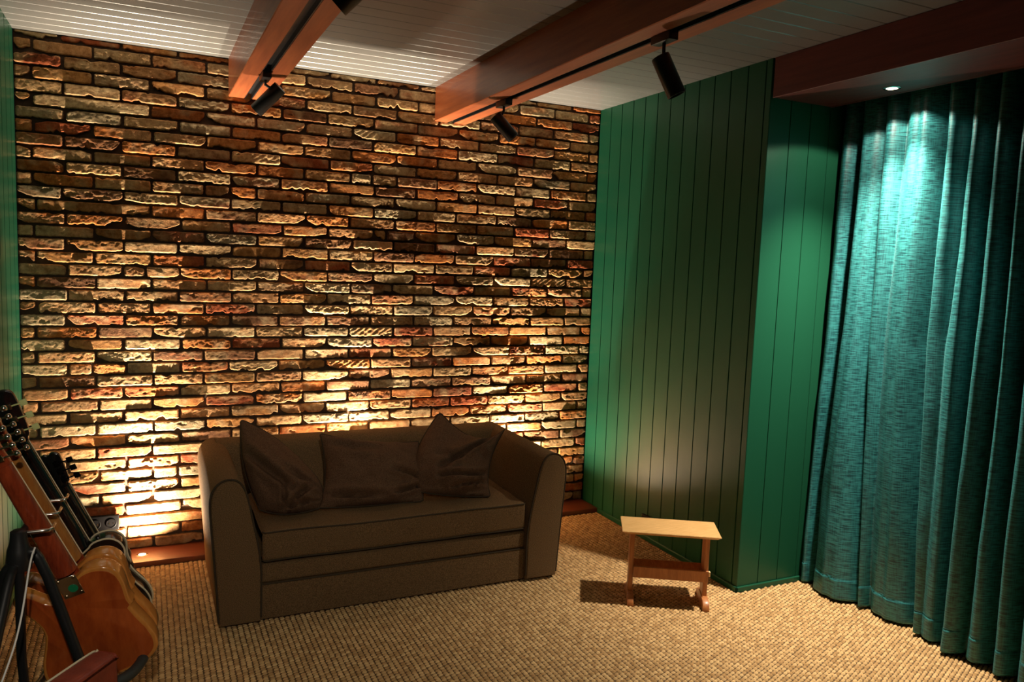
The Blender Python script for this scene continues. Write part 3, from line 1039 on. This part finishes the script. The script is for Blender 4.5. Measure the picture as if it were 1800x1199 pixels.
# top with an undercut edge
topv = []
for (z, ins) in ((0.335, 0.0), (0.3325, -0.0015), (0.322, 0.010), (0.3200, 0.012)):
    for sx, sy in ((-1, -1), (1, -1), (1, 1), (-1, 1)):
        topv.append(tuple(TM @ Vector((sx * (0.2105 - ins), sy * (0.102 - ins), z))))
topf = [[0, 1, 2, 3], [15, 14, 13, 12]]
for i in range(3):
    for k in range(4):
        topf.append([i * 4 + (k + 1) % 4, i * 4 + k, (i + 1) * 4 + k, (i + 1) * 4 + (k + 1) % 4])
mk('table_top', topv, topf, M['table'], tb)
LX = 0.163
for s in (-1, 1):
    mk('leg', *tbox(s * LX - .010, s * LX + .010, -0.048, 0.030, 0.025, 0.321, 0.0015, 1), M['tableleg'], tb)
    foot = [(-0.112, 0.001), (0.098, 0.001), (0.100, 0.012), (0.092, 0.026), (0.060, 0.040), (0.022, 0.048), (-0.040, 0.048), (-0.085, 0.044), (-0.106, 0.030), (-0.114, 0.012)]
    mk('foot', *slab([(a, b) for a, b in foot], TM @ Vector((s * LX, 0, 0)), TM.to_3x3() @ Vector((0, 1, 0)), (0, 0, 1), TM.to_3x3() @ Vector((1, 0, 0)), -0.0145, 0.0145, 0.003, 2), M['tableleg'], tb, 40)
# V-shaped book trough of two boards with tenons through the legs
for yc, zc, ang, hh_, xa, xb, ta in ((-0.0535, 0.138, -5, .026, -.153, LX + .0105, LX + .0107), (0.012, 0.138, 40, .034, -.153, .153, LX + .0103)):
    R_ = Matrix.Translation((0, yc, zc)) @ Matrix.Rotation(math.radians(-ang), 4, 'X')
    ob = mk('trough_board', *tbox(xa, xb, -0.0052, 0.0052, -hh_, hh_, 0.0015, 1, R_), M['tableleg'], tb)
    mk('tenon', *tbox(ta, ta + .007, -0.0065, 0.0065, hh_ - .024, hh_ - .001, 0.001, 1, R_), M['endgrain'], ob, label='pale end of the trough board')

# ------------------------------------------------------------------ curtain
def curtain():
    zk = np.array([0.0, 0.5, 1.2, 2.0, 2.39])
    VY = [
        ([-1.411, -1.411, -1.415, -1.42, -1.42], [.03, .03, .03, .03, .03]),
        ([-1.472, -1.461, -1.493, -1.50, -1.50], [.09, .11, .12, .10, .05]),
        ([-1.732, -1.690, -1.641, -1.631, -1.63], [.16, .13, .09, .07, .05]),
        ([-1.765, -1.752, -1.722, -1.731, -1.73], [.05, .03, .035, .050, .05]),
        ([-1.990, -1.950, -1.905, -1.915, -1.91], [.14, .15, .16, .13, .07]),
        ([-2.040, -2.035, -2.010, -2.018, -2.02], [.02, .02, .035, .11, .07]),
        ([-2.128, -2.118, -2.120, -2.117, -2.12], [.14, .16, .17, .15, .07]),
        ([-2.215, -2.221, -2.228, -2.214, -2.21], [.07, .10, .13, .14, .07]),
        ([-2.323, -2.311, -2.305, -2.300, -2.30], [.14, .16, .17, .15, .07])]
    rg = np.random.RandomState(3)
    yy = -2.41
    while yy > -4.9:
        VY.append(([yy + rg.uniform(-.015, .015) for _ in range(5)], [rg.uniform(.07, .12)] * 4 + [.06]))
        yy -= rg.uniform(.09, .14)
    RX = [-0.015, -0.050, 0.0, 0.012, 0.010, 0.005, -0.030, 0.0]   # ridge offsets at the hem
    nz_ = 70
    zs = np.concatenate([[0.012, 0.02, 0.05, 0.092, 0.100, 0.1015, 0.108], np.linspace(0.13, 2.385, nz_ - 7)])
    per = 18
    rows = []
    for z in zs:
        Ys = np.array([np.interp(z, zk, a[0]) for a in VY])
        Ds = np.array([np.interp(z, zk, a[1]) for a in VY])
        row = []
        for i in range(len(Ys) - 1):
            t = np.linspace(0, 1, per, endpoint=(i == len(Ys) - 2))
            # crowd the samples into the valleys
            t = t - 0.10 * np.sin(4 * np.pi * t) / (2 * np.pi) * 2
            y = Ys[i] + (Ys[i + 1] - Ys[i]) * t
            a = np.abs(2 * t - 1)
            D = np.where(t < .5, Ds[i], Ds[i + 1])
            wdt = abs(Ys[i + 1] - Ys[i])
            k = (1.5 + 6 * wdt) if i < 4 else (1.45 + 7 * wdt)
            rx = (RX[i] if i < len(RX) else 0.0) * max(0, 1 - z / 1.9)
            xf = 4.035 + rx + 0.012 * (z / 2.0) - (0.012 if z < 1.5 else 0.0) * (1.5 - z) / 1.5
            x = xf + D * a ** k
            # soft secondary undulation on the broad folds
            x = x + 0.006 * np.sin(6.0 * t * np.pi * (wdt / .2)) * (1 - a) * (1 if wdt > .12 else 0)
            # folds lean toward the viewer's right so the light side is broad
            row.append(np.stack([x, y, np.full_like(x, z)], 1))
        r = np.concatenate(row)
        r[:, 0] += fbm(r[:, 1] * 9, np.full(len(r), z * 2.2), 7, 3) * 0.010
        r[:, 1] += fbm(r[:, 1] * 5, np.full(len(r), z * 1.5), 8, 2) * 0.006
        if z < 0.1005:
            r[:, 0] -= 0.0022
        r[:, 2] += fbm(r[:, 1] * 9, r[:, 0] * 0, 9, 2) * 0.006 * (1 if z < .12 else 0) + (0.004 if z < .12 else 0)
        rows.append(r)
    G = np.array(rows)
    nzz, nn = G.shape[0], G.shape[1]
    arc = np.concatenate([[0], np.cumsum(np.linalg.norm(np.diff(G[30][:, :2], axis=0), axis=1))])
    # mirror start: the curtain edge tucks to the wall
    V = G.reshape(-1, 3)
    idx = np.arange(nzz * nn).reshape(nzz, nn)
    Fc = np.stack([idx[:-1, 1:], idx[:-1, :-1], idx[1:, :-1], idx[1:, 1:]], -1).reshape(-1, 4)
    root = thing('curtain', 'full-length teal slub velvet curtain in deep folds along the right side', 'curtain', (4.06, -1.42, 0.0))
    o = mk('drape', [tuple(q) for q in V], [list(map(int, f)) for f in Fc], M['curtain'], root, 180)
    uv = o.data.uv_layers.new(name='UVMap')
    li = np.zeros(len(o.data.loops), dtype=np.int32)
    o.data.loops.foreach_get('vertex_index', li)
    uvs = np.stack([arc[li % nn], V[li, 2]], 1)
    uv.data.foreach_set('uv', uvs.reshape(-1))
    sd = o.modifiers.new('thickness', 'SOLIDIFY')
    sd.thickness = 0.0025
    sd.offset = 0
    # hem stitching: a thin puckered line just off the cloth
    k = int(np.argmin(np.abs(zs - 0.108)))
    line = G[k].copy()
    line[:, 0] -= 0.0016
    line[:, 2] += fbm(line[:, 1] * 40, line[:, 0] * 0, 31, 2) * 0.004
    mk('hem_stitching', *tube([tuple(q) for q in line[: per * 9: 2]], 0.0009, 5), M['curtain'], root, 60)
    mk('curtain_rail', *box(4.045, 4.075, -4.9, YG - 0.014, 2.386, 2.399), M['black'], root)


curtain()


# ------------------------------------------------------------------ guitars
VN = Vector((-0.364, -0.199, 0.910)).normalized()      # along the neck


def guitar_axes(C, spin=0.0):
    c = (CAM - Vector(C)).normalized()
    n = (c - VN * c.dot(VN)).normalized()
    n = (Matrix.Rotation(math.radians(spin), 3, VN) @ n).normalized()
    u = VN.cross(n).normalized()
    return u, VN, n


TELE = [(.028, .146), (.040, .152), (.060, .156), (.086, .152), (.107, .139), (.119, .118), (.122, .094), (.120, .070), (.116, .046), (.114, .022), (.120, -.010), (.134, -.05),
        (.152, -.095), (.160, -.135), (.152, -.170), (.120, -.193), (.070, -.203), (.0, -.206), (-.07, -.203), (-.120, -.193), (-.152, -.170), (-.160, -.130), (-.152, -.085),
        (-.133, -.038), (-.120, .0), (-.117, .035), (-.126, .072), (-.139, .105), (-.143, .130), (-.133, .148), (-.113, .146), (-.096, .126), (-.078, .102), (-.055, .090), (-.036, .095), (-.028, .118)]
LESP = [(.028, .140), (.036, .147), (.055, .154), (.085, .153), (.108, .142), (.122, .122), (.126, .102), (.124, .082), (.112, .048), (.108, .015), (.114, -.022), (.130, -.06),
        (.150, -.10), (.158, -.14), (.150, -.175), (.120, -.198), (.070, -.210), (.0, -.213), (-.07, -.210), (-.120, -.198), (-.150, -.175), (-.158, -.14), (-.150, -.10),
        (-.128, -.055), (-.112, -.015), (-.106, .02), (-.112, .055), (-.122, .085), (-.128, .115), (-.118, .128), (-.098, .118), (-.075, .095), (-.05, .086), (-.034, .092), (-.028, .11)]


def guitar(label, C, outline, sc, body_m, neck_m, head_m, key_m, knob_m, neck_len, heel, head_type, binding=None, plate=False, spin=0.0, thick=0.045, back_m=None, fret_edge=True, neck_w=(.021, .028), hs=1.0):
    C = Vector(C)
    U, V_, N = guitar_axes(C, spin)
    root = thing('electric_guitar', label, 'guitar', C - V_ * 0.2 * sc, 'guitars on the stand')
    out = [((a * (0.90 if (a > 0 and b < 0) else 1) + (0.14 * b if b < 0 else 0)) * sc, b * sc) for a, b in smooth_poly(outline, 4)]
    W = lambda a, b, c: C + U * a + V_ * b + N * c
    body = mk('body', *slab(out, C, U, V_, N, -thick, 0.0, 0.006 if not binding else 0.003, 3), body_m, root, 45)
    if binding:
        P = [tuple(W(a, b, -0.0005)) for a, b in out]
        mk('binding', *tube(P, 0.0028, 6, closed=True), binding, body, 60)
        P = [tuple(W(a, b, -thick + 0.0005)) for a, b in out]
        mk('binding', *tube(P, 0.0032, 6, closed=True), binding, body, 60)
    if not binding and body_m == M['amberlight']:
        cx_ = sum(a for a, b in out) / len(out)
        ins = [((a - cx_) * 0.93 + cx_, b * 0.945 - 0.001) for a, b in out]
        mk('back_panel', *slab(ins, C, U, V_, N, -0.002, 0.0007, 0.0006, 1), back_m, body, 45, label='darker red-brown back')
    # neck: D section swept from the heel to the nut
    b0, b1 = heel, neck_len
    rows = []
    ns, nk = 14, 12
    zt = -0.012 if plate else -0.010          # fretboard glue line level
    for i in range(ns + 1):
        t = i / ns
        b = b0 + (b1 - b0) * t
        hw = neck_w[1] + (neck_w[0] - neck_w[1]) * t
        dp = 0.021 - 0.004 * t + (0.012 * max(0, 1 - t * 7) if not plate else 0.006 * max(0, 1 - t * 6))
        rows.append([W(hw * math.cos(a), b, zt - 0.012 + dp * math.sin(a) ** 0.8 if math.sin(a) > 1e-6 else zt - 0.012) for a in [math.pi * k / nk for k in range(nk + 1)]])
    Vv = [tuple(q) for r in rows for q in r]
    Fc = []
    m_ = nk + 1
    for i in range(ns):
        for k in range(m_):
            Fc.append([i * m_ + (k + 1) % m_, i * m_ + k, (i + 1) * m_ + k, (i + 1) * m_ + (k + 1) % m_])
    Fc.append([k for k in range(m_)])
    Fc.append([ns * m_ + k for k in range(m_)][::-1])
    neck = mk('neck', Vv, Fc, neck_m, root, 50)
    z1, z0 = zt - 0.012, zt - 0.018
    bb = b0 - 0.06 * sc
    fb = [W(-neck_w[1] - .001, bb, z0), W(neck_w[1] + .001, bb, z0), W(neck_w[0] + .0006, b1, z0), W(-neck_w[0] - .0006, b1, z0),
          W(-neck_w[1] - .001, bb, z1), W(neck_w[1] + .001, bb, z1), W(neck_w[0] + .0006, b1, z1), W(-neck_w[0] - .0006, b1, z1)]
    mk('fretboard', [tuple(q) for q in fb], [[3, 2, 1, 0], [4, 5, 6, 7], [0, 1, 5, 4], [1, 2, 6, 5], [2, 3, 7, 6], [3, 0, 4, 7]], M['blacklacquer'] if body_m == M['blacklacquer'] else M['mahogany'], neck)
    if fret_edge:
        for s in (-1, 1):
            mk('edge_binding', *tube([tuple(W(s * (neck_w[1] + .0018), b0 + .004, z1 - .002)), tuple(W(s * (neck_w[0] + .0012), b1, z1 - .002))], 0.0016, 6), M['cream'], neck, 60)
    # headstock
    if head_type == 'six':     # six in line: keys on one side
        ho = [(-.021, 0), (-.024, .012), (-.034, .022), (-.036, .05), (-.036, .15), (-.030, .175), (-.010, .185), (.012, .178), (.026, .160), (.022, .11), (.022, .03), (.021, 0)]
        keys = [(.010, .025 + .024 * k, 1) for k in range(6)]
    else:
        ho = [(-.021, 0), (-.027, .010), (-.036, .022), (-.041, .06), (-.044, .125), (-.038, .150), (-.015, .158), (0, .150), (.015, .158), (.038, .150), (.044, .125), (.041, .06), (.036, .022), (.027, .010), (.021, 0)]
        keys = [(s * .022, .035 + .038 * k, s) for k in range(3) for s in (-1, 1)]
    ho = [(a * hs, b * hs) for a, b in ho]
    keys = [(a * hs, b * hs, c_) for a, b, c_ in keys]
    hsl = slab([(a, b) for a, b in smooth_poly(ho, 3)], W(0, b1, z1 - 0.002), U, (V_ - N * 0.10).normalized() if head_type != 'six' else V_, N, -0.002, 0.012, 0.002, 2)
    head = mk('headstock', *hsl, head_m, root, 45)
    VH = (V_ - N * 0.10).normalized() if head_type != 'six' else V_
    for (a, b, s) in keys:
        base = W(0, b1, z1 - .002) + U * a + VH * b + N * 0.012
        s3 = s
        R3 = Matrix((U, VH, N)).transposed().to_4x4()
        R3.translation = base
        g = mk('tuner', *box(-0.008, 0.008, -0.008, 0.008, -0.0005, 0.009, 0.0015, 2, R3), key_m, head, 40)
    # shafts and buttons merged per tuner would hide them, so they are their own pieces
    for (a, b, s) in keys:
        base = W(0, b1, z1 - .002) + U * a + VH * b + N * 0.0165
        e = base + U * s * (0.034 if head_type == 'six' else 0.030)
        if head_type == 'six':
            g = join(cyl(base, e, 0.0022, 10), lathe(e, U * s, [(.002, -.001), (.0065, .001), (.0080, .006), (.0065, .011), (.002, .013)], 16))
        else:
            R3 = Matrix((U * s, VH, N)).transposed().to_4x4()
            R3.translation = e + U * s * .008
            kb = box(-0.009, 0.009, -0.0085, 0.0085, -0.0035, 0.0035, 0.003, 2, R3)
            g = join(cyl(base, e, 0.0022, 10), kb)
        mk('tuner_button', *g, knob_m, head, 50)
    if plate:
        pc = W(0, heel - 0.036 * sc, 0.0)
        R3 = Matrix((U, V_, N)).transposed().to_4x4()
        R3.translation = pc
        pl = mk('neck_plate', *box(-0.0255, 0.0255, -0.032, 0.032, 0.0002, 0.0022, 0.0008, 1, R3), M['chrome'], root, 40)
        for sx in (-1, 1):
            for sy in (-1, 1):
                q = pc + U * sx * .019 + V_ * sy * .025 + N * .0022
                mk('screw', *cyl(q, q + N * .0015, .0038, 12), M['nickel'], pl)
        q = pc + U * .006 - V_ * .006 + N * .0023  # thin round patch of green laid on the neck plate
        mk('disc', *cyl(q, q + N * .0005, .012, 20), M['green_dot'], pl, label='round green sticker')
    # strap buttons
    q = W(-0.02 * sc, -0.2035 * sc, -thick / 2)
    mk('strap_button', *lathe(q, -V_, [(.004, 0), (.004, .006), (.008, .009), (.007, .012)], 16), M['chrome'], root, 50)
    return root


guitar('front guitar with orange-brown back, red-brown neck and chrome neck plate', (1.031, -1.776, 0.474), TELE, 0.98, M['amberlight'], M['mahogany'], M['mahogany'], M['nickel'], M['chrome'], 0.500, 0.158, 'six', plate=True, spin=-25, back_m=M['amber'])
guitar('second guitar with amber neck, mostly hidden behind the front one', (1.033, -1.642, 0.462), TELE, 0.97, M['amberlight'], M['amberneck'], M['mahogany'], M['nickel'], M['chrome'], 0.495, 0.155, 'six', plate=False, spin=-25, back_m=M['amber'])
guitar('black guitar with cream binding and pale tuner buttons behind the brown guitars', (1.034, -1.476, 0.460), LESP, 0.88, M['blacklacquer'], M['blacklacquer'], M['blacklacquer'], M['nickel'], M['ivory'], 0.505, 0.13, 'three', binding=M['cream'], spin=-22)
guitar('small black-necked guitar nearest the brick wall with black tuners', (1.070, -1.299, 0.395), LESP, 0.58, M['blacklacquer'], M['blacklacquer'], M['blacklacquer'], M['blackplastic'], M['blackplastic'], 0.37, 0.08, 'three', neck_w=(.018, .021), spin=-22, hs=0.72)

# ------------------------------------------------------------------ guitar stand
st = thing('guitar_stand', 'black tubular tripod guitar stand holding the row of guitars', 'stand', (0.93, -1.75, 0.0))
MJ = Vector((0.886, -1.884, 0.750))
mk('hub', *join(lathe(MJ + Vector((0, 0, .03)), (0, 0, -1), [(.012, 0), (.018, .004), (.020, .03), (.026, .05), (.030, .085), (.026, .10), (.01, .102)], 20)), M['black'], st, 45)
legs = [((0.900, -1.888, 0.72), (0.945, -1.893, 0.66), (1.105, -1.905, 0.10), (1.135, -1.905, 0.012)),
        ((0.872, -1.900, 0.70), (0.835, -1.86, 0.60), (0.715, -1.60, 0.06), (0.700, -1.57, 0.012)),
        ((0.880, -1.905, 0.70), (0.855, -1.93, 0.60), (0.765, -2.13, 0.06), (0.755, -2.16, 0.012))]
for L_ in legs:
    g = mk('leg', *tube(smooth_poly(L_, 5, closed=False), 0.0125, 12), M['black'], st, 50)
    e = Vector(L_[-1])
    mk('rubber_foot', *lathe(e + Vector((0, 0, .03)), (0, 0, -1), [(.014, 0), (.016, .01), (.017, .022), (.012, .0285)], 16), M['rubber'], g, 50)
mk('brace', *tube([(0.888, -1.90, 0.72), (0.885, -1.88, 0.45), (0.89, -1.85, 0.30)], 0.011, 10), M['black'], st, 50)
mk('spine', *tube([(0.885, -1.880, 0.765), (0.905, -1.745, 0.766), (0.912, -1.60, 0.76), (0.93, -1.40, 0.71)], 0.008, 10), M['black'], st, 50)
HR = Vector((0.902, 0.03, -0.002))       # the rests reach straight across toward the necks
for q0, ln in (((0.893, -1.879, 0.769), .062), ((0.910, -1.745, 0.768), .046), ((0.915, -1.600, 0.762), .046)):
    a = Vector(q0)
    arm = [a, a + HR * (ln * .5), a + HR * ln, a + HR * (ln + .008) + Vector((0, .012, .001)), a + HR * (ln + .010) + Vector((0, .045, .002))]
    mk('neck_rest', *tube([tuple(v) for v in arm], 0.0045, 10), M['chrome'], st, 50)
mk('lower_spine', *tube([(0.875, -1.86, 0.315), (0.90, -1.65, 0.265), (0.95, -1.35, 0.265)], 0.010, 10), M['black'], st, 50)
cr = smooth_poly([(0.885, -1.86, 0.315), (0.98, -1.93, 0.320), (1.068, -1.885, 0.335), (1.121, -1.836, 0.331), (1.152, -1.77, 0.330), (1.168, -1.70, 0.336)], 6, closed=False)
mk('cradle', *tube(cr, 0.0145, 12), M['rubber'], st, 50)
mk('cradle_tip', *lathe((1.063, -1.905, 0.352), (-.6, -.6, 0), [(.005, -.006), (.008, 0), (.006, .008), (.002, .01)], 14), M['white'], st, 50)
for yy, zz in ((-1.66, .272), (-1.49, .270), (-1.28, .30)):
    mk('cradle', *tube(smooth_poly([(0.935, yy + .01, 0.287), (1.01, yy - .03, zz), (1.12, yy - .02, zz + .015), (1.165, yy + .03, zz + .04)], 5, closed=False), 0.011, 10), M['rubber'], st, 50)
cable = smooth_poly([(0.928, -1.955, 0.755), (0.921, -1.990, 0.727), (0.905, -2.10, 0.60), (0.850, -2.17, 0.42), (0.80, -2.20, 0.15), (0.79, -2.21, 0.010)], 8, closed=False)
mk('cable', *tube(cable, 0.0022, 8), M['white'], None, 60, label='thin white cable hanging beside the guitar stand', cat='cable')

# ------------------------------------------------------------------ case at the bottom left
tt = thing('instrument_case', 'red-brown leather case with pale piping in the bottom left corner', 'case', (0.97, -2.13, 0.0))
ang = math.atan2(-1.823 + 1.957, 1.041 - 0.943)
CM = Matrix.Translation((1.056, -1.948, 0.0)) @ Matrix.Rotation(ang, 4, 'Z')
ol = smooth_poly([(-.40, .004), (-.40, .20), (-.40, .442), (-.385, .467), (-.36, .475), (-.2, .477), (-.035, .477), (-.012, .469), (-.002, .447), (0, .2), (0, .004)], 4, closed=False)
R3 = CM.to_3x3()
mk('shell', *slab(ol, CM @ Vector((0, -0.062, 0)), R3 @ Vector((1, 0, 0)), (0, 0, 1), R3 @ Vector((0, 1, 0)), 0.0, 0.062, 0.012, 3), M['casered'], tt, 50)
pts = [tuple(CM @ Vector((a, -0.003, b))) for a, b in ol]
mk('piping', *tube(pts, 0.0028, 8), M['cream'], tt, 60, label='pale piping')
for hx in (-.12, -.28):
    mk('latch', *box(hx - .015, hx + .015, -.0665, -.0615, .33, .37, .001, 1, CM), M['nickel'], tt)
